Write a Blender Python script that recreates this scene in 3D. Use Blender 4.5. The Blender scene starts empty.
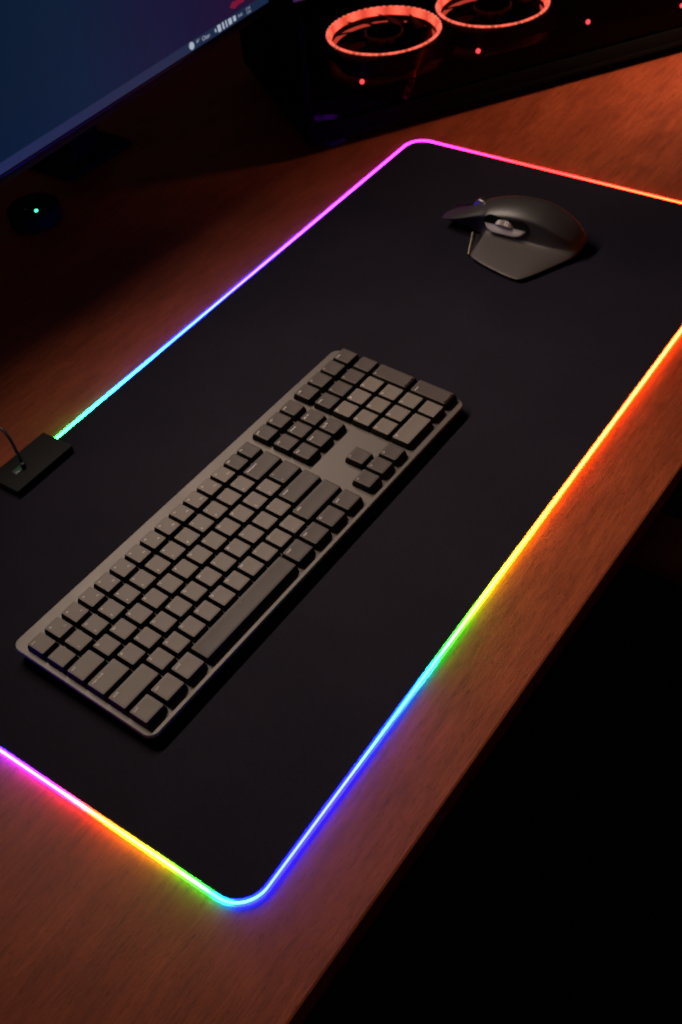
import bpy, bmesh, math, random
from mathutils import Vector, Matrix, Euler
random.seed(7)
S = 0.001                       # everything below is written in millimetres
sc = bpy.context.scene
COL = sc.collection

# ------------------------------------------------------------------ helpers
def link(o, parent=None):
    COL.objects.link(o)
    if parent is not None:
        o.parent = parent
    return o

def empty(name, label, cat, loc=(0, 0, 0), rz=0.0, group=None):
    o = bpy.data.objects.new(name, None)
    o.empty_display_size = 0.02
    o.location = [c * S for c in loc]
    o.rotation_euler = (0, 0, rz)
    o['label'] = label
    o['category'] = cat
    if group:
        o['group'] = group
    return link(o)

def build(name, bm, mats, parent=None, smooth=True, loc=None, angle=35):
    """bm in mm -> one linked mesh object"""
    bmesh.ops.recalc_face_normals(bm, faces=bm.faces[:])
    bmesh.ops.scale(bm, vec=(S, S, S), verts=bm.verts[:])
    me = bpy.data.meshes.new(name)
    bm.to_mesh(me)
    bm.free()
    for m in (mats if isinstance(mats, (list, tuple)) else [mats]):
        me.materials.append(m)
    if smooth:
        me.shade_smooth()
        me.set_sharp_from_angle(angle=math.radians(angle))
    o = bpy.data.objects.new(name, me)
    if loc:
        o.location = [c * S for c in loc]
    return link(o, parent)

def NB():
    return bmesh.new()

def box(bm, c, s, mat=0, rz=0.0, bev=0.0, seg=2, rx=0.0):
    M = Matrix.Translation(c) @ Matrix.Rotation(rz, 4, 'Z') @ Matrix.Rotation(rx, 4, 'X') @ Matrix.Diagonal((s[0], s[1], s[2], 1))
    b2 = bmesh.new()
    bmesh.ops.create_cube(b2, size=1.0, matrix=M)
    if bev > 0:
        bmesh.ops.bevel(b2, geom=b2.edges[:], offset=bev, segments=seg, affect='EDGES', profile=0.5)
    for f in b2.faces:
        f.material_index = mat
    merge(bm, b2)

def merge(bm, b2):
    me = bpy.data.meshes.new('tmp')
    b2.to_mesh(me)
    b2.free()
    bm.from_mesh(me)
    bpy.data.meshes.remove(me)

def cyl(bm, c, r, h, mat=0, seg=32, axis='Z', r2=None, bev=0.0):
    M = Matrix.Translation(c)
    if axis == 'X':
        M = M @ Matrix.Rotation(math.pi / 2, 4, 'Y')
    if axis == 'Y':
        M = M @ Matrix.Rotation(math.pi / 2, 4, 'X')
    b2 = bmesh.new()
    bmesh.ops.create_cone(b2, cap_ends=True, segments=seg, radius1=r, radius2=r if r2 is None else r2, depth=h, matrix=M)
    if bev > 0:
        ed = [e for e in b2.edges if len(e.link_faces) == 2 and e.calc_face_angle(0) > 1.0]
        bmesh.ops.bevel(b2, geom=ed, offset=bev, segments=3, affect='EDGES', profile=0.5)
    for f in b2.faces:
        f.material_index = mat
    merge(bm, b2)

def ball(bm, c, r, mat=0, sz=1.0, seg=12):
    b2 = bmesh.new()
    bmesh.ops.create_uvsphere(b2, u_segments=seg, v_segments=max(6, seg // 2), radius=r,
                              matrix=Matrix.Translation(c) @ Matrix.Diagonal((1, 1, sz, 1)))
    for f in b2.faces:
        f.material_index = mat
    merge(bm, b2)

def rrect(w, d, r, n=6, cx=0.0, cy=0.0):
    """counter-clockwise rounded rectangle"""
    pts = []
    for (sx, sy, a0) in ((1, 1, 0), (-1, 1, 90), (-1, -1, 180), (1, -1, 270)):
        for i in range(n + 1):
            a = math.radians(a0 + 90 * i / n)
            pts.append((cx + sx * (w / 2 - r) + r * math.cos(a), cy + sy * (d / 2 - r) + r * math.sin(a)))
    return pts

def loft(bm, rings, mat=0, cap0=True, cap1=True, closed=True):
    vs = [[bm.verts.new(p) for p in ring] for ring in rings]
    n = len(vs[0])
    for a, b in zip(vs[:-1], vs[1:]):
        for i in range(n if closed else n - 1):
            j = (i + 1) % n
            try:
                f = bm.faces.new((a[i], a[j], b[j], b[i]))
                f.material_index = mat
            except ValueError:
                pass
    if cap0:
        bm.faces.new(list(reversed(vs[0]))).material_index = mat
    if cap1:
        bm.faces.new(vs[-1]).material_index = mat
    return vs

def tube(bm, pts, r, seg=8, mat=0, caps=True, cols=None):
    pts = [Vector(p) for p in pts]
    rings = []
    prev = None
    for i, p in enumerate(pts):
        t = (pts[min(i + 1, len(pts) - 1)] - pts[max(i - 1, 0)]).normalized()
        ref = Vector((0, 0, 1)) if abs(t.z) < 0.95 else Vector((1, 0, 0))
        if prev is not None:
            ref = prev
        b = t.cross(ref).normalized()
        n = b.cross(t).normalized()
        prev = n
        rings.append([p + r * (math.cos(a) * b + math.sin(a) * n) for a in [2 * math.pi * k / seg for k in range(seg)]])
    return loft(bm, rings, mat, caps, caps)

# ------------------------------------------------------------------ materials
def mat_new(name):
    m = bpy.data.materials.new(name)
    m.use_nodes = True
    nt = m.node_tree
    return m, nt, nt.nodes['Principled BSDF']

def setp(b, **k):
    for n, v in k.items():
        b.inputs[n.replace('_', ' ')].default_value = v

def plain(name, col, rough=0.5, metal=0.0, bump=0.0, bscale=400, var=0.0, spec=0.5):
    m, nt, b = mat_new(name)
    setp(b, Base_Color=(*col, 1), Roughness=rough, Metallic=metal)
    b.inputs['Specular IOR Level'].default_value = spec
    tc = nt.nodes.new('ShaderNodeTexCoord')
    if bump > 0:
        n = nt.nodes.new('ShaderNodeTexNoise')
        n.inputs['Scale'].default_value = bscale
        n.inputs['Detail'].default_value = 3
        nt.links.new(tc.outputs['Object'], n.inputs['Vector'])
        bp = nt.nodes.new('ShaderNodeBump')
        bp.inputs['Strength'].default_value = bump
        bp.inputs['Distance'].default_value = 0.0004
        nt.links.new(n.outputs['Fac'], bp.inputs['Height'])
        nt.links.new(bp.outputs['Normal'], b.inputs['Normal'])
    if var > 0:
        n = nt.nodes.new('ShaderNodeTexNoise')
        n.inputs['Scale'].default_value = 35
        n.inputs['Detail'].default_value = 5
        nt.links.new(tc.outputs['Object'], n.inputs['Vector'])
        mr = nt.nodes.new('ShaderNodeMapRange')
        mr.inputs['To Min'].default_value = max(0.02, rough - var)
        mr.inputs['To Max'].default_value = min(1, rough + var)
        nt.links.new(n.outputs['Fac'], mr.inputs['Value'])
        nt.links.new(mr.outputs['Result'], b.inputs['Roughness'])
    return m

def emit(name, col, strength):
    m, nt, b = mat_new(name)
    setp(b, Base_Color=(0.02, 0.02, 0.02, 1), Roughness=0.4)
    b.inputs['Emission Color'].default_value = (*col, 1)
    b.inputs['Emission Strength'].default_value = strength
    return m

def wood():
    m, nt, b = mat_new('walnut_desk')
    L = nt.links.new
    tc = nt.nodes.new('ShaderNodeTexCoord')
    def noise(sx, sy, sz, scale, detail, rough=0.6, dist=0.0):
        mp = nt.nodes.new('ShaderNodeMapping')
        mp.inputs['Scale'].default_value = (sx, sy, sz)
        L(tc.outputs['Object'], mp.inputs['Vector'])
        n = nt.nodes.new('ShaderNodeTexNoise')
        n.inputs['Scale'].default_value = scale
        n.inputs['Detail'].default_value = detail
        n.inputs['Roughness'].default_value = rough
        n.inputs['Distortion'].default_value = dist
        L(mp.outputs['Vector'], n.inputs['Vector'])
        return n
    big = noise(1.2, 4.0, 4.0, 2.4, 5, 0.6, 0.8)       # broad cathedral bands
    fine = noise(13.0, 120.0, 60.0, 1.9, 7, 0.72, 0.35)   # fine grain along the length
    pore = noise(90.0, 460.0, 60.0, 1.3, 3, 0.7)        # short pores
    blot = noise(6.0, 9.0, 9.0, 3.0, 6, 0.65)
    r1 = nt.nodes.new('ShaderNodeValToRGB')
    r1.color_ramp.elements[0].position = 0.30
    r1.color_ramp.elements[0].color = (0.210, 0.041, 0.0130, 1)
    r1.color_ramp.elements[1].position = 0.72
    r1.color_ramp.elements[1].color = (0.330, 0.071, 0.0225, 1)
    e = r1.color_ramp.elements.new(0.5)
    e.color = (0.270, 0.054, 0.0170, 1)
    L(big.outputs['Fac'], r1.inputs['Fac'])
    r2 = nt.nodes.new('ShaderNodeValToRGB')
    r2.color_ramp.elements[0].position = 0.32
    r2.color_ramp.elements[0].color = (0.74, 0.71, 0.70, 1)
    r2.color_ramp.elements[1].position = 0.66
    r2.color_ramp.elements[1].color = (1.20, 1.22, 1.24, 1)
    L(fine.outputs['Fac'], r2.inputs['Fac'])
    mx = nt.nodes.new('ShaderNodeMix'); mx.data_type = 'RGBA'; mx.blend_type = 'MULTIPLY'
    mx.inputs['Factor'].default_value = 1.0
    L(r1.outputs['Color'], mx.inputs['A']); L(r2.outputs['Color'], mx.inputs['B'])
    r3 = nt.nodes.new('ShaderNodeValToRGB')
    r3.color_ramp.elements[0].position = 0.30
    r3.color_ramp.elements[0].color = (0.42, 0.38, 0.36, 1)
    r3.color_ramp.elements[1].position = 0.43
    r3.color_ramp.elements[1].color = (1, 1, 1, 1)
    L(pore.outputs['Fac'], r3.inputs['Fac'])
    mx2 = nt.nodes.new('ShaderNodeMix'); mx2.data_type = 'RGBA'; mx2.blend_type = 'MULTIPLY'
    mx2.inputs['Factor'].default_value = 0.75
    L(mx.outputs['Result'], mx2.inputs['A']); L(r3.outputs['Color'], mx2.inputs['B'])
    r4 = nt.nodes.new('ShaderNodeValToRGB')
    r4.color_ramp.elements[0].position = 0.3
    r4.color_ramp.elements[0].color = (0.78, 0.76, 0.74, 1)
    r4.color_ramp.elements[1].position = 0.7
    r4.color_ramp.elements[1].color = (1.08, 1.08, 1.1, 1)
    L(blot.outputs['Fac'], r4.inputs['Fac'])
    mx3 = nt.nodes.new('ShaderNodeMix'); mx3.data_type = 'RGBA'; mx3.blend_type = 'MULTIPLY'
    mx3.inputs['Factor'].default_value = 1.0
    L(mx2.outputs['Result'], mx3.inputs['A']); L(r4.outputs['Color'], mx3.inputs['B'])
    L(mx3.outputs['Result'], b.inputs['Base Color'])
    mr = nt.nodes.new('ShaderNodeMapRange')
    mr.inputs['To Min'].default_value = 0.40
    mr.inputs['To Max'].default_value = 0.58
    L(fine.outputs['Fac'], mr.inputs['Value']); L(mr.outputs['Result'], b.inputs['Roughness'])
    bp = nt.nodes.new('ShaderNodeBump')
    bp.inputs['Strength'].default_value = 0.35
    bp.inputs['Distance'].default_value = 0.0005
    L(pore.outputs['Fac'], bp.inputs['Height']); L(bp.outputs['Normal'], b.inputs['Normal'])
    b.inputs['Specular IOR Level'].default_value = 0.22
    return m

def cloth():
    m, nt, b = mat_new('mat_cloth')
    L = nt.links.new
    tc = nt.nodes.new('ShaderNodeTexCoord')
    n = nt.nodes.new('ShaderNodeTexNoise')
    n.inputs['Scale'].default_value = 650
    n.inputs['Detail'].default_value = 2
    L(tc.outputs['Object'], n.inputs['Vector'])
    n2 = nt.nodes.new('ShaderNodeTexNoise')
    n2.inputs['Scale'].default_value = 9
    n2.inputs['Detail'].default_value = 6
    L(tc.outputs['Object'], n2.inputs['Vector'])
    ad = nt.nodes.new('ShaderNodeMath'); ad.operation = 'ADD'
    L(n.outputs['Fac'], ad.inputs[0]); L(n2.outputs['Fac'], ad.inputs[1])
    r = nt.nodes.new('ShaderNodeValToRGB')
    r.color_ramp.elements[0].position = 0.25
    r.color_ramp.elements[0].color = (0.0062, 0.0053, 0.0102, 1)
    r.color_ramp.elements[1].position = 0.8
    r.color_ramp.elements[1].color = (0.0160, 0.0130, 0.0228, 1)
    hv = nt.nodes.new('ShaderNodeMath'); hv.operation = 'MULTIPLY'; hv.inputs[1].default_value = 0.5
    L(ad.outputs['Value'], hv.inputs[0]); L(hv.outputs['Value'], r.inputs['Fac'])
    L(r.outputs['Color'], b.inputs['Base Color'])
    setp(b, Roughness=0.85)
    b.inputs['Specular IOR Level'].default_value = 0.12
    bp = nt.nodes.new('ShaderNodeBump')
    bp.inputs['Strength'].default_value = 0.3
    bp.inputs['Distance'].default_value = 0.0003
    L(n.outputs['Fac'], bp.inputs['Height']); L(bp.outputs['Normal'], b.inputs['Normal'])
    return m

def strip_mat():
    m, nt, b = mat_new('light_strip_glow')
    setp(b, Base_Color=(0.3, 0.3, 0.3, 1), Roughness=0.4)
    a = nt.nodes.new('ShaderNodeAttribute')
    a.attribute_name = 'glow'
    nt.links.new(a.outputs['Color'], b.inputs['Emission Color'])
    b.inputs['Emission Strength'].default_value = STRIP_GAIN
    return m

def sleeve():
    """milky silicone tube round the glowing core"""
    m, nt, b = mat_new('milky_silicone')
    out = nt.nodes['Material Output']
    tr = nt.nodes.new('ShaderNodeBsdfTransparent')
    tl = nt.nodes.new('ShaderNodeBsdfTranslucent')
    tl.inputs['Color'].default_value = (0.9, 0.9, 0.9, 1)
    mx = nt.nodes.new('ShaderNodeMixShader')
    mx.inputs['Fac'].default_value = 0.18
    nt.links.new(tr.outputs['BSDF'], mx.inputs[1]); nt.links.new(tl.outputs['BSDF'], mx.inputs[2])
    nt.links.new(mx.outputs['Shader'], out.inputs['Surface'])
    return m

def glass():
    m, nt, b = mat_new('smoked_glass')
    out = nt.nodes['Material Output']
    tr = nt.nodes.new('ShaderNodeBsdfTransparent')
    tr.inputs['Color'].default_value = (0.62, 0.58, 0.58, 1)
    gl = nt.nodes.new('ShaderNodeBsdfGlossy')
    gl.inputs['Roughness'].default_value = 0.04
    fr = nt.nodes.new('ShaderNodeFresnel')
    fr.inputs['IOR'].default_value = 1.12
    mx = nt.nodes.new('ShaderNodeMixShader')
    nt.links.new(fr.outputs['Fac'], mx.inputs['Fac'])
    nt.links.new(tr.outputs['BSDF'], mx.inputs[1]); nt.links.new(gl.outputs['BSDF'], mx.inputs[2])
    nt.links.new(mx.outputs['Shader'], out.inputs['Surface'])
    return m

def ring_mat():
    """diffused light ring with brighter spots over its lamps"""
    m, nt, b = mat_new('red_light_ring')
    L = nt.links.new
    setp(b, Base_Color=(0.05, 0.01, 0.01, 1), Roughness=0.4)
    tc = nt.nodes.new('ShaderNodeTexCoord')
    sp = nt.nodes.new('ShaderNodeSeparateXYZ'); L(tc.outputs['Object'], sp.inputs['Vector'])
    an = nt.nodes.new('ShaderNodeMath'); an.operation = 'ARCTAN2'
    L(sp.outputs['Y'], an.inputs[0]); L(sp.outputs['X'], an.inputs[1])
    mu = nt.nodes.new('ShaderNodeMath'); mu.operation = 'MULTIPLY'; mu.inputs[1].default_value = 14
    L(an.outputs[0], mu.inputs[0])
    co = nt.nodes.new('ShaderNodeMath'); co.operation = 'COSINE'; L(mu.outputs[0], co.inputs[0])
    mr = nt.nodes.new('ShaderNodeMapRange')
    mr.inputs['From Min'].default_value = -1.0
    mr.inputs['To Min'].default_value = 2.0; mr.inputs['To Max'].default_value = 4.6
    L(co.outputs[0], mr.inputs['Value'])
    b.inputs['Emission Color'].default_value = (1.0, 0.112, 0.062, 1)
    L(mr.outputs['Result'], b.inputs['Emission Strength'])
    return m

def screen_mat():
    """a lit display showing a dark blue to purple wallpaper"""
    m, nt, b = mat_new('lit_display')
    L = nt.links.new
    setp(b, Base_Color=(0.004, 0.004, 0.005, 1), Roughness=0.45)
    b.inputs['Specular IOR Level'].default_value = 0.2
    tc = nt.nodes.new('ShaderNodeTexCoord')
    sp = nt.nodes.new('ShaderNodeSeparateXYZ')
    L(tc.outputs['Object'], sp.inputs['Vector'])
    n = nt.nodes.new('ShaderNodeTexNoise'); n.inputs['Scale'].default_value = 4.0; n.inputs['Detail'].default_value = 2
    L(tc.outputs['Object'], n.inputs['Vector'])
    mr = nt.nodes.new('ShaderNodeMapRange')
    mr.inputs['From Min'].default_value = 0.122; mr.inputs['From Max'].default_value = 0.742
    L(sp.outputs['X'], mr.inputs['Value'])
    ad = nt.nodes.new('ShaderNodeMath'); ad.operation = 'MULTIPLY_ADD'
    ad.inputs[1].default_value = 0.16; L(n.outputs['Fac'], ad.inputs[0]); L(mr.outputs['Result'], ad.inputs[2])
    r = nt.nodes.new('ShaderNodeValToRGB')
    cr = r.color_ramp
    cr.elements[0].position = 0.08; cr.elements[0].color = (0.0012, 0.0100, 0.026, 1)
    cr.elements[1].position = 0.99; cr.elements[1].color = (0.060, 0.004, 0.050, 1)
    for p, c in ((0.35, (0.0032, 0.0125, 0.036)), (0.60, (0.0080, 0.0085, 0.036)), (0.80, (0.0180, 0.0060, 0.032)), (0.90, (0.03, 0.004, 0.034))):
        e = cr.elements.new(p); e.color = (*c, 1)
    L(ad.outputs['Value'], r.inputs['Fac'])
    L(r.outputs['Color'], b.inputs['Emission Color'])
    b.inputs['Emission Strength'].default_value = 1.0
    return m

STRIP_GAIN = 2.1
def grip(name, col):
    m = plain(name, col, 0.52, 0, 0.12, 2200, 0.05, 0.45)
    nt = m.node_tree
    tc = nt.nodes.new('ShaderNodeTexCoord')
    wv = nt.nodes.new('ShaderNodeTexWave')
    wv.bands_direction = 'X'
    wv.inputs['Scale'].default_value = 85
    wv.inputs['Distortion'].default_value = 0.6
    nt.links.new(tc.outputs['Object'], wv.inputs['Vector'])
    bp = nt.nodes.new('ShaderNodeBump')
    bp.inputs['Strength'].default_value = 0.18
    bp.inputs['Distance'].default_value = 0.0006
    nt.links.new(wv.outputs['Fac'], bp.inputs['Height'])
    nt.links.new(bp.outputs['Normal'], nt.nodes['Principled BSDF'].inputs['Normal'])
    return m

M = dict(
    wood=wood(), cloth=cloth(), strip=strip_mat(), glass=glass(), sleeve=sleeve(), screen=screen_mat(),
    rubber=plain('black_rubber', (0.008, 0.008, 0.008), 0.8),
    plate=plain('keyboard_plate_metal', (0.108, 0.090, 0.079), 0.48, 0.2, 0.1, 900, 0.06),
    kbase=plain('keyboard_bottom_plastic', (0.006, 0.006, 0.006), 0.6),
    keyl=plain('grey_keycap', (0.165, 0.136, 0.119), 0.50, 0, 0.15, 1500, 0.06, 0.22),
    keyd=plain('dark_grey_keycap', (0.074, 0.060, 0.054), 0.50, 0, 0.15, 1500, 0.06, 0.22),
    skirt=plain('shaded_keycap_skirt', (0.011, 0.008, 0.004), 0.7, spec=0.06),  # shade on the key sides, put into the colour
    legend=plain('keycap_legend', (0.80, 0.74, 0.68), 0.6),
    mshell=plain('mouse_graphite_rubber', (0.034, 0.029, 0.028), 0.40, 0, 0.12, 2200, 0.05, 0.5),
    mside=grip('mouse_lit_rest_rubber', (0.072, 0.061, 0.057)),  # same rubber as the shell, paler to imitate light on the thumb rest
    mblack=plain('mouse_gloss_black', (0.004, 0.004, 0.004), 0.25),
    lip=plain('mouse_pocket_satin', (0.50, 0.46, 0.44), 0.45, 0.3),
    knurl=plain('knurled_wheel_metal', (0.42, 0.38, 0.37), 0.42, 0.6),
    steel=plain('brushed_steel', (0.62, 0.58, 0.54), 0.28, 1.0, 0.1, 600),
    bronze=plain('mouse_trim_metal', (0.30, 0.24, 0.18), 0.38, 0.8),
    boxp=plain('controller_box_plastic', (0.0055, 0.005, 0.005), 0.7, 0, 0.1, 1200, 0.05, 0.2),
    cable=plain('cable_sheath', (0.006, 0.006, 0.006), 0.5),
    bezel=plain('monitor_bezel', (0.004, 0.004, 0.004), 0.4),
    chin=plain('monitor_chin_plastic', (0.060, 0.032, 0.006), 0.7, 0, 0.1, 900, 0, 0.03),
    mback=plain('monitor_back_plastic', (0.005, 0.004, 0.003), 0.7, spec=0.1),
    case=plain('case_black_steel', (0.0035, 0.0028, 0.0024), 0.7, 0.0, 0.1, 900, 0, 0.02),
    inner=plain('case_inner_gloss', (0.008, 0.006, 0.006), 0.5, spec=0.25),
    fan=plain('fan_black_plastic', (0.008, 0.008, 0.008), 0.45),
    blade=plain('fan_blade_smoke', (0.003, 0.0025, 0.0025), 0.6, spec=0.08),
    screw=plain('anodised_screw', (0.5, 0.08, 0.06), 0.3, 0.8),
    whitecap=plain('pale_corner_cap', (0.55, 0.52, 0.50), 0.45),
    floor=plain('black_carpet', (0.006, 0.0055, 0.0055), 0.95, 0, 0.4, 150),
    chair=plain('black_chair_fabric', (0.008, 0.007, 0.007), 0.9, 0, 0.4, 700),
    arm=plain('chair_arm_plastic', (0.22, 0.05, 0.045), 0.55),
    ringbase=ring_mat(),
    ringdot=emit('red_light_bead', (1.0, 0.26, 0.18), 2.8),
    ringdim=emit('red_light_ring_lower', (1.0, 0.10, 0.06), 1.2),
    screwglint=emit('red_screw_glint', (1.0, 0.06, 0.07), 1.6),  # red fan light on the case screws, put in as emission
    green=emit('green_indicator', (0.05, 1.0, 0.42), 6.0),
    greendim=emit('dim_green_glow', (0.01, 0.25, 0.12), 0.06),
    icons=emit('display_icons', (0.62, 0.70, 0.86), 0.6),
    iconpink=emit('display_pink_artwork', (0.60, 0.02, 0.10), 0.32),
    taskbar=emit('display_taskbar', (0.010, 0.021, 0.056), 1.0),
)

# ------------------------------------------------------------------ setting
bm = NB()
bmesh.ops.create_grid(bm, x_segments=2, y_segments=2, size=6000)
fl = build('floor', bm, M['floor'], loc=(0, 0, -745))
fl['kind'] = 'structure'

# desk: X runs along the mat, -Y is the sitter's side. Desk top at z = -4, the mat's face at z = 0
desk = empty('desk', 'reddish brown wooden desk carrying the glowing mat, keyboard and monitor', 'desk', (-200, 420, -745))
def D(x, y, z):     # desk-local
    return (x + 200, y - 420, z + 745)
bm = NB()
prof = [(-76, -4.0), (-77.6, -4.6), (-78, -6), (-78, -27), (-77, -29), (1100, -29), (1100, -4)]
fx0, fx1 = -1700, 1400
def edge_y(x):      # the desk's front edge runs a hair off parallel to the mat
    return 0.0225 * (-(x + 411.0))
ring0 = [D(fx0, y + (-edge_y(fx0) * -1 if y < 0 else 0), z) for y, z in prof]
ring1 = [D(fx1, y + (edge_y(fx1) if y < 0 else 0), z) for y, z in prof]
loft(bm, [ring0, ring1])
build('tabletop', bm, M['wood'], desk, smooth=True, angle=20)
for lx in (-1560, 1260):
    for ly in (20, 1010):
        bm = NB()
        box(bm, D(lx, ly, -387), (60, 60, 714), bev=4)
        build('leg', bm, M['case'], desk)

# ------------------------------------------------------------------ glowing mat
ML, MW, RAD = 961.0, 468.5, 25.0
mat = empty('desk_mat', 'large black cloth desk mat edged by a rainbow light strip, under keyboard and mouse', 'desk mat', (-480, 234, -4))
def T(x, y, z):
    return (x + 480, y - 234, z + 4)
def mat_ring(inset, z):
    return [T(x, y, z) for x, y in rrect(ML - 2 * inset, MW - 2 * inset, max(8, RAD - inset), 10, -ML / 2, MW / 2)]
bm = NB()
loft(bm, [mat_ring(2.6, -3.97), mat_ring(2.5, -0.3), mat_ring(2.8, 0.06), mat_ring(3.5, 0.15), mat_ring(4.2, 0.14), mat_ring(4.9, 0.06), mat_ring(5.4, 0.0)])
build('cloth', bm, M['cloth'], mat, angle=70)

GLOW = [  # light given off along the mat's rim (x, y in mm; linear red, green, blue)
 ((-700, 468.5), (.3, 30, 1.5)), ((-675, 468.5), (.3, 32, 2.2)), ((-640, 468.5), (.22, 22, 9)), ((-566, 468.5), (.22, 5, 70)),
 ((-500, 468.5), (.2, 1.2, 90)), ((-397, 468.5), (.5, .45, 85)), ((-320, 468.5), (1.4, .35, 75)), ((-262, 468.5), (3.2, .26, 48)),
 ((-133, 468.5), (5.5, .2, 20)), ((-37, 468.5), (6, .16, 10)), ((0, 443), (8, .1, 5)), ((0, 383), (9, .08, 1.0)),
 ((0, 310), (10, .09, .12)), ((0, 253), (11, .1, .1)), ((0, 173), (11, .3, .08)), ((0, 95), (11, .5, .08)),
 ((0, 20), (14, 1.2, .15)), ((-60, 0), (22, 2.2, .25)), ((-227, 0), (28, 3.4, .3)), ((-355, 0), (28, 3.4, .3)), ((-480, 0), (26, 4.2, .25)), ((-538, 0), (22, 6.5, .25)),
 ((-593, 0), (18, 12, .3)), ((-628, 0), (12, 18, .4)), ((-669, 0), (1.5, 28, .5)), ((-709, 0), (.25, 28, 1.6)),
 ((-748, 0), (.22, 5, 45)), ((-782, 0), (.2, 1.8, 80)), ((-837, 0), (.3, .5, 95)), ((-886, 0), (.3, .45, 95)),
 ((-936, 0), (.25, .5, 90)), ((-957, 12), (.22, 1.6, 65)), ((-961, 30), (.22, 24, 2)), ((-961, 59), (2, 26, .5)),
 ((-961, 88), (14, 16, .4)), ((-961, 127), (22, 7, .3)), ((-961, 148), (24, 2.5, .6)), ((-961, 179), (20, .7, 12)),
 ((-961, 210), (14, .7, 45)), ((-961, 243), (6, .7, 80)), ((-961, 300), (1.5, .9, 90)), ((-961, 380), (.5, 10, 60)),
 ((-961, 468.5), (.5, 28, 12)), ((-850, 468.5), (.4, 20, 6)),
]
path = []
def seg_pts(a, b, step=5.0):
    n = max(1, int(math.dist(a, b) / step))
    return [(a[0] + (b[0] - a[0]) * i / n, a[1] + (b[1] - a[1]) * i / n) for i in range(n)]
def arc_pts(cx, cy, a0, a1, n=14):
    return [(cx + RAD * math.cos(math.radians(a0 + (a1 - a0) * i / n)), cy + RAD * math.sin(math.radians(a0 + (a1 - a0) * i / n))) for i in range(n)]
path += seg_pts((-697, MW), (-RAD, MW)) + arc_pts(-RAD, MW - RAD, 90, 0)
path += seg_pts((0, MW - RAD), (0, RAD)) + arc_pts(-RAD, RAD, 0, -90)
path += seg_pts((-RAD, 0), (-ML + RAD, 0)) + arc_pts(-ML + RAD, RAD, 270, 180)
path += seg_pts((-ML, RAD), (-ML, MW - RAD)) + arc_pts(-ML + RAD, MW - RAD, 180, 90)
path += seg_pts((-ML + RAD, MW), (-850, MW)) + [(-850, MW)]
def arclen(pts):
    s = [0]
    for a, b in zip(pts[:-1], pts[1:]):
        s.append(s[-1] + math.dist(a, b))
    return s
PS = arclen(path)
gk = []
for (pt, c) in GLOW:
    i = min(range(len(path)), key=lambda k: math.dist(path[k], pt))
    gk.append((PS[i], c))
gk.sort(key=lambda q: q[0])
def glow_at(s):
    if s <= gk[0][0]:
        return gk[0][1]
    for (s0, c0), (s1, c1) in zip(gk[:-1], gk[1:]):
        if s <= s1:
            t = (s - s0) / max(1e-6, s1 - s0)
            return tuple(a + (b - a) * t for a, b in zip(c0, c1))
    return gk[-1][1]
bm = NB()
SEG = 8
tube(bm, [T(x, y, -0.7) for x, y in path], 0.95, SEG)
o = build('light_core', bm, M['strip'], mat, angle=60)
core = o
at = o.data.attributes.new('glow', 'FLOAT_COLOR', 'POINT')
for i in range(len(o.data.vertices)):
    c = glow_at(PS[min(i // SEG, len(PS) - 1)])
    at.data[i].color = (*c, 1)

bm = NB()
tube(bm, [T(x, y, -0.9) for x, y in path], 2.5, 14)
sl = build('light_strip', bm, M['sleeve'], mat, angle=60)
core.parent = sl

# controller box clipped on the mat's far edge
bm = NB()
box(bm, T(-720, 458, 2.2), (74, 41, 11.6), bev=0.9, seg=3)
cb = build('controller_box', bm, M['boxp'], mat)
cb['label'] = 'small flat black controller box at the end of the strip'
bm = NB()
box(bm, T(-735, 460, 8.1), (11, 7, 0.6), bev=0.3)
build('button', bm, [M['greendim']], cb, loc=(0, 0, 0))

# its cable
cbx = empty('usb_cable', 'thin black cable looping down into the small box at the mat edge', 'cable', (-735, 480, -4))
bm = NB()
P = [(-730, 457, 8), (-728, 461.5, 22), (-725, 470, 37), (-724, 482, 44), (-731, 500, 42), (-745, 522, 30), (-765, 548, 14), (-800, 590, 0), (-860, 650, -1.4), (-960, 700, -1.4), (-1060, 760, -1.4)]
def smooth_path(P, n=8):
    out = []
    for i in range(len(P) - 1):
        p0, p1, p2, p3 = [Vector(P[max(0, min(len(P) - 1, i + k))]) for k in (-1, 0, 1, 2)]
        for j in range(n):
            t = j / n
            out.append(0.5 * ((2 * p1) + (p2 - p0) * t + (2 * p0 - 5 * p1 + 4 * p2 - p3) * t * t + (3 * p1 - p0 - 3 * p2 + p3) * t ** 3))
    out.append(Vector(P[-1]))
    return out
tube(bm, [(p.x + 735, p.y - 480, p.z + 4) for p in smooth_path(P)], 1.5, 10)
build('cord', bm, M['cable'], cbx)
bm = NB()
cyl(bm, (-730 + 735, 457 - 480, 11.0 + 4), 2.4, 6.4, seg=20, bev=0.8)
build('plug', bm, M['cable'], cbx)

# ------------------------------------------------------------------ keyboard
KL, KD, U, RP = 451.2, 158.7, 19.05, 22.93
kb = empty('keyboard', 'full size low profile keyboard with grey keys on a metal plate', 'keyboard', (-667.7, 215.1, 0), -0.0259)
def pz(y):           # height of the plate's face
    return 13.0 + y * 4 / 131.0
bm = NB()
outl = rrect(KL, KD, 9, 6)
inl = rrect(KL - 1.2, KD - 1.2, 8.4, 6)
loft(bm, [[(x, y, pz(y) - 3.2) for x, y in outl], [(x, y, pz(y) - 0.5) for x, y in outl], [(x, y, pz(y)) for x, y in inl]])
build('top_plate', bm, M['plate'], kb, angle=30)
bm = NB()
o1 = rrect(KL - 7, KD - 8, 8, 6)
o2 = rrect(KL - 16, KD - 18, 8, 6)
loft(bm, [[(x, y, 1.2) for x, y in o2], [(x, y, 3.0) for x, y in o1], [(x, y, pz(y) - 3.25) for x, y in o1]])
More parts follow.
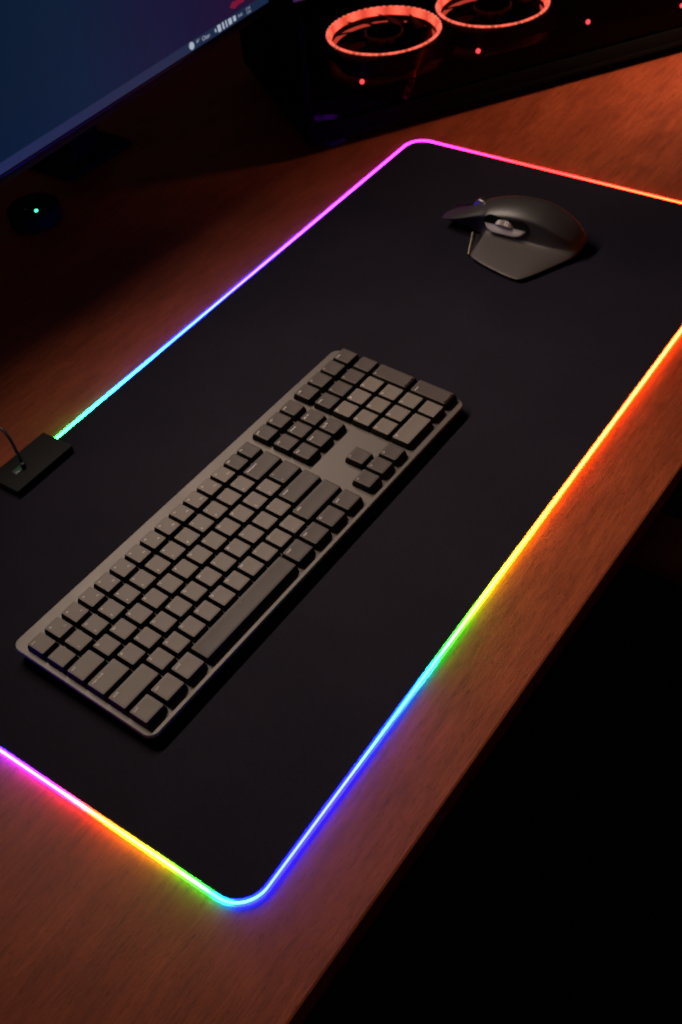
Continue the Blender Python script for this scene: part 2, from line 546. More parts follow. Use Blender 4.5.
build('bottom_case', bm, M['kbase'], kb, angle=30)
for fx in (-190, 190):
    for fy in (-60, 60):
        bm = NB()
        box(bm, (fx, fy, 0.65), (26, 6, 1.2), bev=0.3)
        build('rubber_foot', bm, M['rubber'], kb)

GLYPH = {}
def glyph(txt):
    """triangulated letter outline with the built-in font, unit size"""
    if txt not in GLYPH:
        cu = bpy.data.curves.new('t', 'FONT')
        cu.body = txt
        cu.resolution_u = 2
        ob = bpy.data.objects.new('t', cu)
        COL.objects.link(ob)
        me = ob.to_mesh()
        vs = [v.co.copy() for v in me.vertices]
        fs = [list(p.vertices) for p in me.polygons]
        ob.to_mesh_clear()
        bpy.data.objects.remove(ob)
        bpy.data.curves.remove(cu)
        GLYPH[txt] = (vs, fs)
    return GLYPH[txt]

def add_key(name, x0, row, w, texts, dark, h=1.0, U=U):
    """x0 left edge in mm from the key field, w in units, h in rows"""
    cx = -KL / 2 + (3.2 if x0 > 290 else 4.4) + x0 + w * U / 2
    cy = 54.5 - RP * (row + (h - 1) / 2) + (0.9 if x0 > 360 else -1.0) + ((2.4 if x0 > 290 else 0.6) if row == 0 else 0)
    wx, wy = w * U, h * RP
    bm = NB()
    zt = 7.0
    shp = [(1.7, 2.3, 0.9, 0.6), (1.8, 2.4, 1.0, 2.2), (3.9, 4.9, 1.0, zt - 0.30), (4.1, 5.1, 1.05, zt - 0.06), (4.4, 5.4, 1.1, zt)]
    rings = []
    tilt = 4 / 131.0
    for gx, gy, r, z in shp:
        rings.append([(x, y, z + y * tilt) for x, y in rrect(wx - gx, wy - gy, r, 3)])
    # shallow dish
    rings.append([(x, y, zt - 0.28 + y * tilt) for x, y in rrect(max(2, wx - 9.5), max(2, wy - 11), 1.4, 3)])
    loft(bm, rings)
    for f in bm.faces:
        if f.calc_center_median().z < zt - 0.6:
            f.material_index = 2  # sides get the painted shade
    for t in texts:
        s, size, dx, dy = t        # dx,dy: fractions of the face from its top-left
        vs, fs = glyph(s)
        tw = max(v.x for v in vs)
        ox = -wx / 2 + 3.1 + dx * (wx - 6.2 - tw * size)
        oy = wy / 2 - 3.6 - size * 0.72 - dy * (wy - 7.2 - size * 0.72)
        nv = []
        for v in vs:
            x, y = ox + v.x * size, oy + v.y * size
            nv.append(bm.verts.new((x, y, zt + 0.06 + y * tilt)))
        for f in fs:
            try:
                bm.faces.new([nv[i] for i in f]).material_index = 1
            except ValueError:
                pass
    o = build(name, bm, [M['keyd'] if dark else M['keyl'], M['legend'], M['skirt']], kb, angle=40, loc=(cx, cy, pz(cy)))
    return o

def L1(s, size=3.6):
    return [(s, size, 0.05, 0.0)]
def W(s, size=3.0):
    return [(s, size * 1.12, 0.05, 0.05)]
# function row
frow = ['esc'] + ['F%d' % i for i in range(1, 13)] + ['del', 'fn']
for i, s in enumerate(frow):
    dark = i >= 13
    tx = W(s, 2.8) if dark or i == 0 else [(s, 2.5, 0.85, 0.75), ('o', 4.2, 0.1, 0.05)]
    add_key('function_key', i * U, 0, 1, tx, dark)
def row(r, items, x=0.0, U=U):
    for s, w, dark in items:
        if s is not None:
            if isinstance(s, tuple):
                tx = [(s[0], 3.0, 0.08, 0.0), (s[1], 3.0, 0.08, 0.85)]
            elif len(s) == 1:
                tx = L1(s)
            else:
                tx = W(s)
            add_key('key', x, r, w, tx, dark, U=U)
        x += w * U
row(1, [(('~', '`'), 1, False)] + [((a, b), 1, False) for a, b in zip('!@#$%^&*()_+', '1234567890-=')] + [('backspace', 2, True)])
row(2, [('tab', 1.5, False)] + [(c, 1, False) for c in 'QWERTYUIOP'] + [(('{', '['), 1, False), (('}', ']'), 1, False), (('|', '/'), 1.5, True)])
row(3, [('caps lock', 1.75, False)] + [(c, 1, False) for c in 'ASDFGHJKL'] + [((':', ';'), 1, False), (('"', "'"), 1, False), ('enter', 2.25, True)])
row(4, [('shift', 2.25, False)] + [(c, 1, False) for c in 'ZXCVBNM'] + [(('<', ','), 1, False), (('>', '.'), 1, False), (('?', '/'), 1, False), ('shift', 2.75, True)])
row(5, [('ctrl', 1.25, False), ('opt', 1.25, False), ('cmd', 1.25, False), (None, 6.25, False), ('cmd', 1.25, True), ('opt', 1.25, True), ('fn', 1.25, True), ('ctrl', 1.25, True)])
add_key('spacebar', 3.75 * U, 5, 6.25, [('-', 3.4, 0.5, 0.1)], True)
NX, UN = 15 * U + 8.6, 20.6
row(0, [('prt', 1, True), ('scr', 1, True), ('pse', 1, True)], NX, UN)
row(1, [('ins', 1, True), ('home', 1, True), ('pg up', 1, True)], NX, UN)
row(2, [('del', 1, True), ('end', 1, True), ('pg dn', 1, True)], NX, UN)
for s, x, r in (('^', 1, 4), ('<', 0, 5), ('v', 1, 5), ('>', 2, 5)):
    add_key('arrow_key', NX + 1.5 + x * UN, r, 1, [(s, 3.6, 0.1, 0.05)], True, U=UN)
PX, UP = NX + 3 * UN + 5.4, 21.6
row(0, [('calc', 1, True), ('o', 1, True), ('=', 1, True), ('lock', 1, True)], PX, UP)
row(1, [('num', 1, True), ('/', 1, True), ('*', 1, True), ('-', 1, True)], PX, UP)
for r, ds in ((2, '789'), (3, '456'), (4, '123')):
    for i, d in enumerate(ds):
        add_key('keypad_key', PX + i * UP, r, 1, L1(d, 3.8), False, U=UP)
add_key('keypad_key', PX + 3 * UP, 2, 1, L1('+'), True, h=2, U=UP)
add_key('keypad_key', PX + 3 * UP, 4, 1, W('enter', 2.6), True, h=2, U=UP)
add_key('keypad_key', PX, 5, 2, L1('0', 3.8), False, U=UP)
add_key('keypad_key', PX + 2 * UP, 5, 1, L1('.', 4.4), False, U=UP)

# ------------------------------------------------------------------ mouse (front points to +Y, thumb side to -X)
mo = empty('computer_mouse', 'dark grey ergonomic mouse with flared thumb rest and steel wheels', 'mouse', (-175, 235, 0))
def MP(x, y, z):
    return (x + 175, y - 235, z)
# cross-sections: y, then (x, z) from the right foot over the crest down to the thumb-rest lip
SEC = [
 # y, right side .. crest .. brow, side wall, crease, thumb-rest, lip, underside  (x, z)
 (149.5, [(-138.6, 9), (-137.8, 11), (-138.6, 11.7), (-141.0, 14.2), (-145, 15.2), (-149, 14.9), (-152, 14.0), (-153, 13.2), (-154, 12), (-155, 10.6), (-155.5, 9.8), (-156, 9), (-156.5, 8), (-155, 7)]),
 (153, [(-135.6, 5), (-134.1, 11), (-134.6, 15.3), (-138.2, 20.4), (-144, 22.2), (-154, 21), (-159, 18.6), (-160.5, 17.2), (-162, 14.5), (-164, 11.2), (-166, 9.6), (-169, 7.8), (-171, 6), (-168, 3.5)]),
 (163, [(-130.4, 3), (-128.4, 13), (-129.4, 22.5), (-135.6, 31.0), (-144, 33.5), (-158, 31.4), (-167.5, 27.5), (-169.3, 25), (-167.5, 19), (-169, 12.8), (-173, 10.4), (-180.7, 7.6), (-187, 5), (-184, 2.5)]),
 (178, [(-127.8, 3), (-125.2, 16), (-126.8, 28.8), (-134.1, 39.8), (-144, 43.5), (-160, 41), (-170.0, 36), (-172.0, 33), (-171.5, 22), (-174, 14), (-179, 11.4), (-202.1, 8.2), (-221, 5), (-218, 2.5)]),
 (187, [(-127.3, 3.0), (-124.7, 17.1), (-126.3, 31.2), (-133.8, 42.9), (-144.3, 46.9), (-160.5, 44.2), (-171.1, 38.9), (-173.1, 35.6), (-172.6, 23.1), (-174.8, 14.3), (-180.1, 11.7), (-209.5, 8.5), (-233.5, 5.1), (-230.5, 2.5)]),
 (195, [(-126.8, 3), (-124.2, 18), (-125.8, 33.3), (-133.6, 45.6), (-144.5, 50), (-161, 47), (-172.0, 41.5), (-174.0, 38), (-173.5, 24), (-175.5, 14.5), (-181, 12), (-210.2, 8.8), (-234, 5.2), (-231, 2.5)]),
 (213, [(-126.8, 3), (-124.2, 18), (-125.8, 34.2), (-133.6, 47.5), (-145, 52), (-162, 49), (-173.5, 43.5), (-175.5, 40), (-174.5, 25), (-175.5, 15), (-181, 12.5), (-208.8, 9.2), (-231.5, 5.4), (-228.5, 2.5)]),
 (231, [(-127.8, 3), (-125.2, 18), (-126.8, 32.9), (-134.6, 46.1), (-147, 51), (-164, 48), (-175.0, 42.5), (-177.0, 39), (-175.5, 25), (-176, 15.5), (-181.5, 13), (-206.5, 9.6), (-227, 5.6), (-224, 2.5)]),
 (246, [(-127.0, 3), (-124.0, 17), (-125.8, 30.2), (-134.8, 43.6), (-149, 48.5), (-166, 45.5), (-176.5, 40), (-178.3, 37), (-176.5, 25), (-176.5, 16), (-182, 13.4), (-204.6, 10.2), (-223, 6), (-220, 2.5)]),
 (257, [(-128.8, 3), (-125.8, 16), (-127.6, 28.4), (-136.6, 40.7), (-151, 45.4), (-168, 42.6), (-177.5, 37.6), (-179.1, 35), (-177.0, 24.5), (-177, 16.2), (-182, 13.8), (-201.8, 10.6), (-218, 6.5), (-215, 2.5)]),
 (260, [(-129.4, 3.5), (-126.4, 15.5), (-128.2, 27.4), (-137.2, 39.8), (-152, 44.4), (-168.5, 41.6), (-177.9, 36.8), (-179.3, 34.4), (-176.5, 24), (-176, 16), (-180, 13), (-196, 9.6), (-208, 5.5), (-205, 2.5)]),
 (264, [(-130.0, 4), (-127.0, 15), (-128.8, 26.6), (-137.8, 38.6), (-152.5, 43), (-169, 40.2), (-175.8, 35.6), (-177, 33.2), (-174, 24), (-172, 16), (-172, 11), (-172, 8), (-172, 5), (-170, 3)]),
 (277, [(-132.4, 5), (-130.0, 13), (-131.8, 22.9), (-140.2, 33.4), (-154, 37.2), (-170, 34.8), (-177, 31), (-178, 29), (-173, 22), (-170, 15), (-169, 11), (-168, 8), (-168, 6), (-166, 4)]),
 (292, [(-135.5, 6), (-133.2, 12), (-135.5, 20), (-144.5, 26.6), (-157, 29), (-171.5, 27.4), (-178, 24.6), (-178.6, 23), (-174, 18), (-171, 13), (-170, 10.5), (-169, 9), (-168, 7.5), (-166, 6)]),
 (307, [(-140.8, 8), (-139.2, 12), (-141.5, 16.5), (-149.0, 20), (-160, 21.6), (-172, 20.4), (-177.4, 18.6), (-177.6, 17.4), (-174, 14.4), (-171.5, 12), (-170.5, 10.8), (-169.5, 9.8), (-168, 9), (-166, 8)]),
 (319, [(-149.0, 10), (-148.2, 11.6), (-150.5, 13.4), (-155.8, 14.8), (-164, 15.4), (-171, 15), (-174.4, 14.2), (-174.4, 13.6), (-172.4, 12.4), (-171, 11.5), (-170.4, 11), (-169.6, 10.6), (-168.6, 10.2), (-167, 9.8)]),
 (323, [(-156.5, 11), (-156.2, 11.6), (-157.2, 12.4), (-159.9, 13), (-166, 13.3), (-169.4, 13.1), (-171.2, 12.8), (-171.2, 12.5), (-170.2, 12), (-169.6, 11.6), (-169.2, 11.4), (-168.8, 11.2), (-168.2, 11), (-167.4, 10.9)]),
]
bm = NB()
vc = bm.verts.layers.float.new('crease_vert')
ck = bm.edges.layers.float.new('crease_edge')
rings = [[MP(x, y, z) for x, z in pts] for y, pts in SEC]
vs = loft(bm, rings)
for ra, rb, (y, pts) in zip(vs[:-1], vs[1:], SEC):
    if y < 260:
        for k in (9, 10, 11):
            for f in ra[k].link_faces:
                if all(v in (ra[k], ra[k + 1], rb[k], rb[k + 1]) for v in f.verts):
                    f.material_index = 1
for a_, b_ in zip(vs[:-1], vs[1:]):
    for k, w_ in ((7, 0.35), (9, 0.3), (12, 0.75)):
        e_ = bm.edges.get((a_[k], b_[k]))
        if e_:
            e_[ck] = w_
for ring, (y, pts) in zip(vs, SEC):
    if y in (187, 257):
        ring[12][vc] = 0.65
body = build('shell', bm, [M['mshell'], M['mside']], mo, angle=180)
md = body.modifiers.new('sub', 'SUBSURF')
md.levels = 3
md.render_levels = 3
# slot on the thumb side: black pocket, pale scooped lower lip, knurled steel thumb wheel
WX = -176.0
def capsule(y0, y1, z0, z1, n=10):
    r = (z1 - z0) / 2
    zc = (z0 + z1) / 2
    pts = []
    for i in range(n + 1):
        a = -math.pi / 2 + math.pi * i / n
        pts.append((y1 - r + r * math.cos(a), zc + r * math.sin(a)))
    for i in range(n + 1):
        a = math.pi / 2 + math.pi * i / n
        pts.append((y0 + r + r * math.cos(a), zc + r * math.sin(a)))
    return pts
def lean(y, z, out):          # point on the leaning side wall, `out` mm proud of it
    return MP(-176.2 + (36 - z) * 0.06 - (y - 213) * 0.062 - out, y, z)
cap_o = capsule(206, 262, 19.5, 38.5)
cap_i = capsule(208.5, 260, 22, 36.5)
bm = NB()
loft(bm, [[lean(y, z, -2) for y, z in cap_o], [lean(y, z, 0.7) for y, z in cap_o], [lean(y, z, 0.9) for y, z in cap_i], [lean(y, z, 0.2) for y, z in cap_i]])
build('wheel_pocket', bm, M['mblack'], mo, angle=30)
bm = NB()
n = 26
rings = []
for i in range(n + 1):
    y = 209.5 + (259.5 - 209.5) * i / n
    e = 1 - abs(2 * i / n - 1) ** 5
    rings.append([lean(y, 19.6 + (1 - e) * 6, 0.5), lean(y, 20.2 + (1 - e) * 6, 5.0 * e + 0.6), lean(y, 21.6 + (1 - e) * 5, 4.9 * e + 0.6), lean(y, 24.0 + (1 - e) * 3, 1.9 * e + 0.95), lean(y, 28.0, 0.95)])
loft(bm, rings, closed=False, cap0=False, cap1=False)
build('pocket_lip', bm, M['lip'], mo, angle=60)
bm = NB()
R_ = 13.5
ns = 64
prof = [(-6.0, R_ - 0.8), (-5.4, R_), (5.4, R_), (6.0, R_ - 0.8)]
rings = []
for zz, r in prof:
    rings.append([((r + (0.28 if i % 2 else -0.28) * (abs(zz) < 6.5)) * math.cos(2 * math.pi * i / ns), (r + (0.28 if i % 2 else -0.28) * (abs(zz) < 6.5)) * math.sin(2 * math.pi * i / ns), zz) for i in range(ns)])
loft(bm, rings)
tw = build('thumb_wheel', bm, M['knurl'], mo, angle=20, loc=MP(-169.0, 236, 27.0))
tw.rotation_euler = (0.0, math.radians(42), 0)
for y in (228, 246):
    bm = NB()
    box(bm, (0, 0, 0), (2.2, 13, 2.6), bev=0.9, seg=3)
    b_ = build('side_button', bm, M['bronze'], mo, loc=lean(y, 16.6, 0.2))
    b_.rotation_euler = (0, math.radians(10), math.radians(4))
# scroll wheel in the crest
bm = NB()
cyl(bm, (0, 0, 0), 11.0, 8.0, axis='X', seg=40, bev=1.4)
build('scroll_wheel', bm, M['steel'], mo, loc=MP(-155, 276, 29.2))
bm = NB()
box(bm, (0, 0, 0), (3.4, 42, 1.2), bev=0.5, rx=math.radians(-17))
build('button_seam', bm, M['mblack'], mo, loc=MP(-155.5, 291, 29.2))
# thin metal edge in front of the thumb rest
bm = NB()
tube(bm, [MP(-186, 271.5, 14.5), MP(-194, 268.5, 11.0), MP(-203, 265.5, 7.0), MP(-211, 262.8, 2.6)], 1.25, 8)
build('front_trim', bm, M['bronze'], mo)
bm = NB()
loft(bm, [[MP(-182, 262, 12), MP(-182, 270, 12), MP(-182, 270, 3), MP(-182, 262, 3)],
          [MP(-196, 260.5, 9), MP(-196, 266, 8), MP(-196, 266, 2.4), MP(-196, 260.5, 2.4)],
          [MP(-209, 258.5, 4.5), MP(-209, 261.5, 3.6), MP(-209, 261.5, 2.2), MP(-209, 258.5, 2.2)]])
build('front_web', bm, M['mblack'], mo)

# ------------------------------------------------------------------ monitor
mon = empty('monitor', 'lit flat monitor showing a dark blue wallpaper above the desk', 'monitor', (-505, 655, -4), 0.0)
MONZ = 159.0
# screen frame: local x along the bottom edge from its left end, z up the screen
fr_rot = Euler((math.radians(-6), 0, MON_RZ if 'MON_RZ' in globals() else 0.0145))
fx, fy = -642.0, 654.6
def mchild(name, bm, mats, parent=mon, **k):
    return build(name, bm, mats, parent, **k)
MWD, MHT = 815.0, 460.0
base_loc = (fx + 505, fy - 655, MONZ + 4)
bm = NB()
# bezel: thin raised frame round the display with a plastic chin below
box(bm, (MWD / 2, 13, -2.2), (MWD + 12, 24, 2.6), bev=0.4)
box(bm, (MWD / 2, 13, MHT + 3.5), (MWD + 12, 24, 7), bev=0.6)
box(bm, (-3.2, 13, MHT / 2), (6, 24, MHT - 1.8), bev=0.5)
box(bm, (MWD + 3.2, 13, MHT / 2), (6, 24, MHT - 1.8), bev=0.5)
o = mchild('bezel', bm, M['bezel'], loc=base_loc); o.rotation_euler = fr_rot
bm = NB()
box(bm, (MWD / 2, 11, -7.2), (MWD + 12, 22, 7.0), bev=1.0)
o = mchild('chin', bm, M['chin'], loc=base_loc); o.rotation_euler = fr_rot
bm = NB()
box(bm, (MWD / 2, 38, MHT / 2 - 4), (MWD + 6, 26, MHT + 4), bev=8)
o = mchild('back_cover', bm, M['mback'], loc=base_loc); o.rotation_euler = fr_rot
bm = NB()
v = [bm.verts.new(p) for p in ((0, 2.5, -0.6), (MWD, 2.5, -0.6), (MWD, 2.5, MHT), (0, 2.5, MHT))]
bm.faces.new(v)
scr = mchild('screen', bm, M['screen'], loc=base_loc, smooth=False); scr.rotation_euler = fr_rot
bm = NB()
v = [bm.verts.new(p) for p in ((0, 2.1, -0.4), (MWD, 2.1, -0.4), (MWD, 2.1, 10.5), (0, 2.1, 10.5))]
bm.faces.new(v)
tb = build('taskbar', bm, M['taskbar'], scr, smooth=False)
ICON_X = 456.0
bm = NB()
cyl(bm, (ICON_X, 1.7, 5.6), 4.4, 0.3, axis='Y', seg=24)
def pill(x0, x1, z0, z1):
    box(bm, ((x0 + x1) / 2, 1.7, (z0 + z1) / 2), (x1 - x0, 0.3, z1 - z0))
def bmtext(s, x, z, size):
    vs, fs = glyph(s)
    nv = [bm.verts.new((x + q.x * size, 1.6, z + q.y * size)) for q in vs]
    for f in fs:
        try:
            bm.faces.new([nv[i] for i in f])
        except ValueError:
            pass
    return x + max(q.x for q in vs) * size
# temperature and weather words, then tray symbols, then the clock: all too small to read in the photograph
xx = bmtext('24°', ICON_X + 9, 5.0, 5.0)
bmtext('Clear', ICON_X + 20, 3.2, 7.0)
xx = ICON_X + 46
for k, (wk, hk) in enumerate(((2, 4), (6, 8), (3, 8), (2.2, 8), (6, 7), (5, 6))):
    pill(xx, xx + wk, 5.6 - hk / 2, 5.6 + hk / 2)
    xx += wk + 3.6
bmtext('ENG', xx + 1, 3.8, 4.6)
bmtext('21:04', xx + 18, 6.0, 4.0)
bmtext('12/05', xx + 18, 1.6, 4.0)
build('taskbar_icons', bm, M['icons'], tb, smooth=False)
bm = NB()
rr = [(-16, 2), (-9, 10), (-2, 8), (4, 14), (13, 12), (18, 4), (12, -3), (2, -2), (-8, -6)]
bm.faces.new([bm.verts.new((ICON_X + 98 + x * 1.0, 2.2, 19 + z * 0.55)) for x, z in rr])
build('wallpaper_artwork', bm, M['iconpink'], scr, smooth=False)
# stand
bm = NB()
box(bm, (-235 + 505, 870 - 655, 3.0), (120, 90, 6), bev=2)
mchild('stand_base', bm, M['mback'])
bm = NB()
box(bm, (-235 + 505, 870 - 655, 190), (58, 40, 376), bev=6)
box(bm, (-235 + 505, 790 - 655, 345), (70, 150, 60), bev=6)
mchild('stand_post', bm, M['mback'])

# round device with a green light under the monitor
dev = empty('round_device', 'small round black device with a bright green light beneath the monitor', 'device', (-385, 800, -4))
bm = NB()
cyl(bm, (0, 0, 11), 34, 22, seg=48, bev=5)
build('housing', bm, M['mback'], dev)
bm = NB()
ball(bm, (0, 0, 0), 1.9, seg=12)
gl_ = build('glow_point', bm, M['green'], dev, loc=(-8, -16, 22.2))
bm = NB()
box(bm, (0, 0, 0), (1.2, 3.5, 0.6), bev=0.2)
build('green_reflection', bm, M['greendim'], dev, loc=(-12, 0, 22.2))  # reflection of the green light, put in as a faintly glowing chip

# ------------------------------------------------------------------ computer case
AX, AY, AROT = -96.7, 567.6, math.atan2(250.9 - 567.6, 373.9 + 96.7)
pc = empty('computer_case', 'black glass computer case with glowing red fan rings beside the monitor', 'computer case', (AX, AY, -4), AROT)
CW, CD, CH = 640.0, 300.0, 520.0      # local x along the glass front, y to the back
FZ = 14.0                               # foot height
bm = NB(); box(bm, (CW / 2, CD / 2, FZ + 4), (CW, CD, 8), bev=1.5); build('floor_panel', bm, M['case'], pc)
bm = NB(); box(bm, (CW / 2, CD / 2 + 2, FZ + 31), (CW - 8, CD - 14, 46), bev=1.0); build('power_supply_shroud', bm, M['inner'], pc)
bm = NB(); box(bm, (CW / 2, CD - 4, FZ + 262), (CW, 8, 508), bev=1.5); build('back_panel', bm, M['case'], pc)
bm = NB(); box(bm, (CW / 2, CD / 2, CH), (CW, CD, 10), bev=2); build('top_panel', bm, M['case'], pc)
bm = NB()
box(bm, (4, 7, FZ + 256), (8, 14, 496), bev=1.5)
build('corner_pillar', bm, M['case'], pc)
bm = NB(); box(bm, (4, CD / 2 + 3, FZ + 256), (6, CD - 22, 494), bev=1.0); build('side_panel', bm, M['case'], pc)
bm = NB(); box(bm, (CW - 4, CD / 2, FZ + 256), (8, CD - 10, 494), bev=1.0); build('side_panel', bm, M['case'], pc)
bm = NB(); box(bm, (CW / 2 + 2, 4, FZ + 17), (CW - 14, 7, 18), bev=1.0); build('lower_rail', bm, M['case'], pc)
bm = NB(); box(bm, (CW / 2, 3.0, FZ + 262), (CW - 18, 4, 466)); build('glass_panel', bm, M['glass'], pc, smooth=False)
bm = NB(); box(bm, (6, -0.5, 206), (16, 3, 9), bev=1); o = build('corner_cap', bm, M['whitecap'], pc)
for sx in (40, CW - 40):
    for sy in (28, CD - 28):
        bm = NB(); cyl(bm, (sx, sy, FZ / 2), 17, FZ, seg=28, bev=2); build('foot', bm, M['rubber'], pc)
for sx in (77.5, 243.5, 407.5, 556):  # screws on the rail, their red glint painted as a glow
    bm = NB(); cyl(bm, (0, 0, 0), 3.0, 3, axis='Y', seg=16, bev=0.8)
    build('glow_point', bm, M['screwglint'], pc, loc=(sx, -0.6, 84 if sx < 500 else 72))

FAN_R, FAN_Z0 = 78.0, FZ + 67.0
def make_fan(x, y, ang):
    bm = NB()
    # frame: square outside with a round bore, as a ring of quads
    n = 72
    H = 20.0
    def sq(a, h=79.5, r=12.0):
        c, s = math.cos(a), math.sin(a)
        k = min(h / max(1e-6, abs(c)), h / max(1e-6, abs(s)))
        return min(k, h * 1.24)
    rings = []
    for (kind, z) in (('i', 0), ('o', 0), ('o', H), ('i2', H)):
        ring = []
        for i in range(n):
            a = 2 * math.pi * i / n
            r = FAN_R - 3 if kind == 'i' else (sq(a) if kind == 'o' else FAN_R - 0.2)
            ring.append((r * math.cos(a), r * math.sin(a), z))
        rings.append(ring)
    loft(bm, rings, cap0=False, cap1=False)
    fr = build('fan', bm, M['fan'], pc, loc=(x, y, FAN_Z0), angle=30)
    fr.rotation_euler = (0, 0, ang)
    # glowing ring: outer rim, top and a sloped inner wall
    bm = NB()
    rings = []
    for (r, z) in ((FAN_R, 20.2), (FAN_R - 1.0, 21.0), (FAN_R - 4.0, 21.0), (FAN_R - 5.0, 19.5), (FAN_R - 6.5, 11.5)):
        rings.append([(r * math.cos(2 * math.pi * i / n), r * math.sin(2 * math.pi * i / n), z) for i in range(n)])
    loft(bm, rings, cap0=False, cap1=False)
    build('light_ring', bm, M['ringbase'], fr, angle=60)
    bm = NB()
    for i in range(54):
        a = 2 * math.pi * i / 54
        ball(bm, ((FAN_R - 1.4) * math.cos(a), (FAN_R - 1.4) * math.sin(a), 20.6), 1.9, seg=8, sz=0.7)
    build('light_beads', bm, M['ringdot'], fr)
    bm = NB()
    rings = []
    for (r, z) in ((FAN_R - 4, 0.6), (FAN_R - 10, 0.6), (FAN_R - 10, 2.2), (FAN_R - 4, 2.2)):
        rings.append([(r * math.cos(2 * math.pi * i / n), r * math.sin(2 * math.pi * i / n), z) for i in range(n)])
    rings.append(rings[0])
    loft(bm, rings, cap0=False, cap1=False)
    build('lower_light_ring', bm, M['ringdim'], fr, angle=60)
    bm = NB()
    cyl(bm, (0, 0, 11), 26, 20, seg=40, bev=2.5)
    build('hub', bm, M['fan'], fr)
    bm = NB()
    for k in range(9):
        a0 = 2 * math.pi * k / 9
        A, B = [], []
        for j in range(7):
            t = j / 6
            r = 25 + t * (FAN_R - 10 - 25)
            c = a0 + 0.35 * t * t
            half = 0.30 - 0.02 * t
            zz = 4 + 8 * 1
            A.append((r * math.cos(c - half), r * math.sin(c - half), 5.0))
            B.append((r * math.cos(c + half), r * math.sin(c + half), 16.5))
        up_ = [bm.verts.new(p) for p in A]
        dn_ = [bm.verts.new(p) for p in B]
        up2 = [bm.verts.new((p[0], p[1], p[2] - 1.4)) for p in A]
        dn2 = [bm.verts.new((p[0], p[1], p[2] - 1.4)) for p in B]
        for j in range(6):
            bm.faces.new((up_[j], up_[j + 1], dn_[j + 1], dn_[j]))
            bm.faces.new((up2[j], dn2[j], dn2[j + 1], up2[j + 1]))
            bm.faces.new((up_[j], up2[j], up2[j + 1], up_[j + 1]))
            bm.faces.new((dn_[j], dn_[j + 1], dn2[j + 1], dn2[j]))
        bm.faces.new((up_[-1], up2[-1], dn2[-1], dn_[-1]))
        bm.faces.new((up_[0], dn_[0], dn2[0], up2[0]))
    build('fan_blades', bm, M['blade'], fr, angle=30)
    return fr
make_fan(148, 92, 0.0)
make_fan(148 + 161, 92 - 4, 0.0)
# motherboard tray with boards, dimly lit by the fans
bm = NB()
box(bm, (340, CD - 20, 300), (300, 6, 300), bev=1)
build('motherboard', bm, M['inner'], pc)
bm = NB()
box(bm, (330, CD - 100, 260), (280, 120, 45), bev=3)
build('graphics_card', bm, M['inner'], pc)

# ------------------------------------------------------------------ chair in the dark below the desk
ch = empty('office_chair', 'black chair with dark reddish armrests in the darkness below the desk edge', 'chair', (-170, -430, -745))
def CP(x, y, z):
    return (x + 170, y + 430, z + 745)
bm = NB(); box(bm, CP(-170, -450, -280), (470, 460, 80), bev=34, seg=5); build('seat', bm, M['chair'], ch)
for sx in (-1, 1):
    bm = NB(); box(bm, CP(-170 + sx * 262, -180, -92), (64, 300, 34), bev=15, seg=5); am = build('armrest', bm, M['arm'], ch)
    bm = NB(); tube(bm, [CP(-170 + sx * 262, -330, -100), CP(-170 + sx * 262, -350, -250), CP(-170 + sx * 200, -370, -300)], 16, 14); build('support', bm, M['case'], am)
bm = NB(); tube(bm, [CP(-170, -450, -318), CP(-170, -450, -650)], 28, 20); build('pillar', bm, M['case'], ch)
for k in range(5):
    a = 2 * math.pi * k / 5 + 0.3
    bm = NB(); tube(bm, [CP(-170, -450, -650), CP(-170 + 300 * math.cos(a), -450 + 300 * math.sin(a), -690)], 18, 12)
    lg = build('leg', bm, M['case'], ch)
    bm = NB(); ball(bm, CP(-170 + 300 * math.cos(a), -450 + 300 * math.sin(a), -719), 25, seg=16)
    build('caster', bm, M['case'], lg)

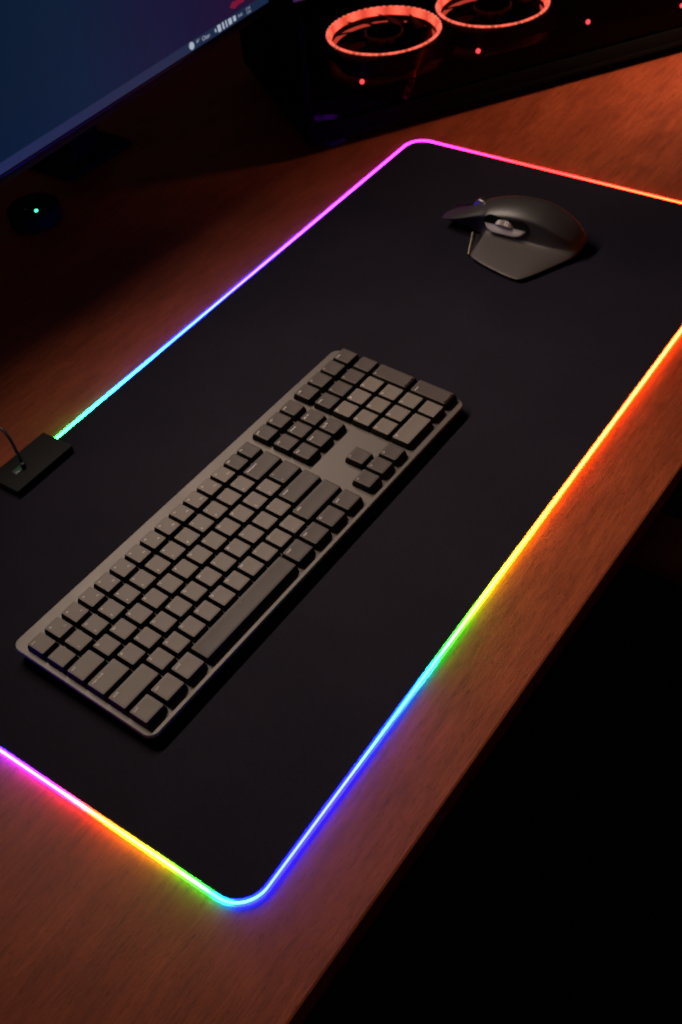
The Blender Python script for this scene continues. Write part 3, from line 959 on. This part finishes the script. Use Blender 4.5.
# ------------------------------------------------------------------ light
def area(name, loc, target, sx, sy, power, col, spread=180):
    l = bpy.data.lights.new(name, 'AREA')
    l.shape = 'RECTANGLE'
    l.size, l.size_y = sx * S, sy * S
    l.energy = power
    l.color = col
    l.spread = math.radians(spread)
    o = bpy.data.objects.new(name, l)
    o.location = [c * S for c in loc]
    d = (Vector(target) - Vector(loc)).normalized()
    o.rotation_euler = d.to_track_quat('-Z', 'Y').to_euler()
    link(o)
    return o
area('desk_lamp_light', (-470, 640, 640), (-520, -80, 0), 640, 24, 2.25, (1.0, 0.80, 0.66), 92)
area('side_lamp_light', (580, -90, 430), (300, 235, 0), 120, 120, 0.8, (1.0, 0.60, 0.44), 54)

w = bpy.data.worlds.new('World')
sc.world = w
w.use_nodes = True
w.node_tree.nodes['Background'].inputs['Color'].default_value = (1.0, 0.55, 0.5, 1)
w.node_tree.nodes['Background'].inputs['Strength'].default_value = 0.02

# ------------------------------------------------------------------ camera
C0 = Vector((-1142.3872816500245, -283.18131620160096, 711.0539214921757))
RW = Matrix(((0.5665416349443511, 0.6287495587141445, -0.5326392477947436),
             (-0.819247785486211, 0.3602100014887713, -0.4461858590356698),
             (-0.08867717773204632, 0.689146390286003, 0.7191756467687509)))
cd = bpy.data.cameras.new('Camera')
cam = bpy.data.objects.new('Camera', cd)
link(cam)
cam.matrix_world = Matrix.Translation(C0 * S) @ RW.to_4x4()
cd.sensor_fit = 'VERTICAL'
cd.sensor_height = 24.0
cd.lens = 1087.87 / 1024 * 24.0
cd.shift_x = (341 - 343.87) / 1024
cd.shift_y = (510.28 - 512) / 1024
cd.clip_start = 0.01
cd.clip_end = 60
cd.dof.use_dof = True
cd.dof.focus_distance = 0.86
cd.dof.aperture_fstop = 7.0
sc.camera = cam

sc.view_settings.view_transform = 'Standard'
sc.view_settings.look = 'None'
sc.view_settings.exposure = 0
sc.view_settings.gamma = 1
sc.render.engine = 'CYCLES'
sc.cycles.use_denoising = True
sc.cycles.max_bounces = 8
sc.cycles.sample_clamp_indirect = 4
sc.cycles.filter_width = 1.8
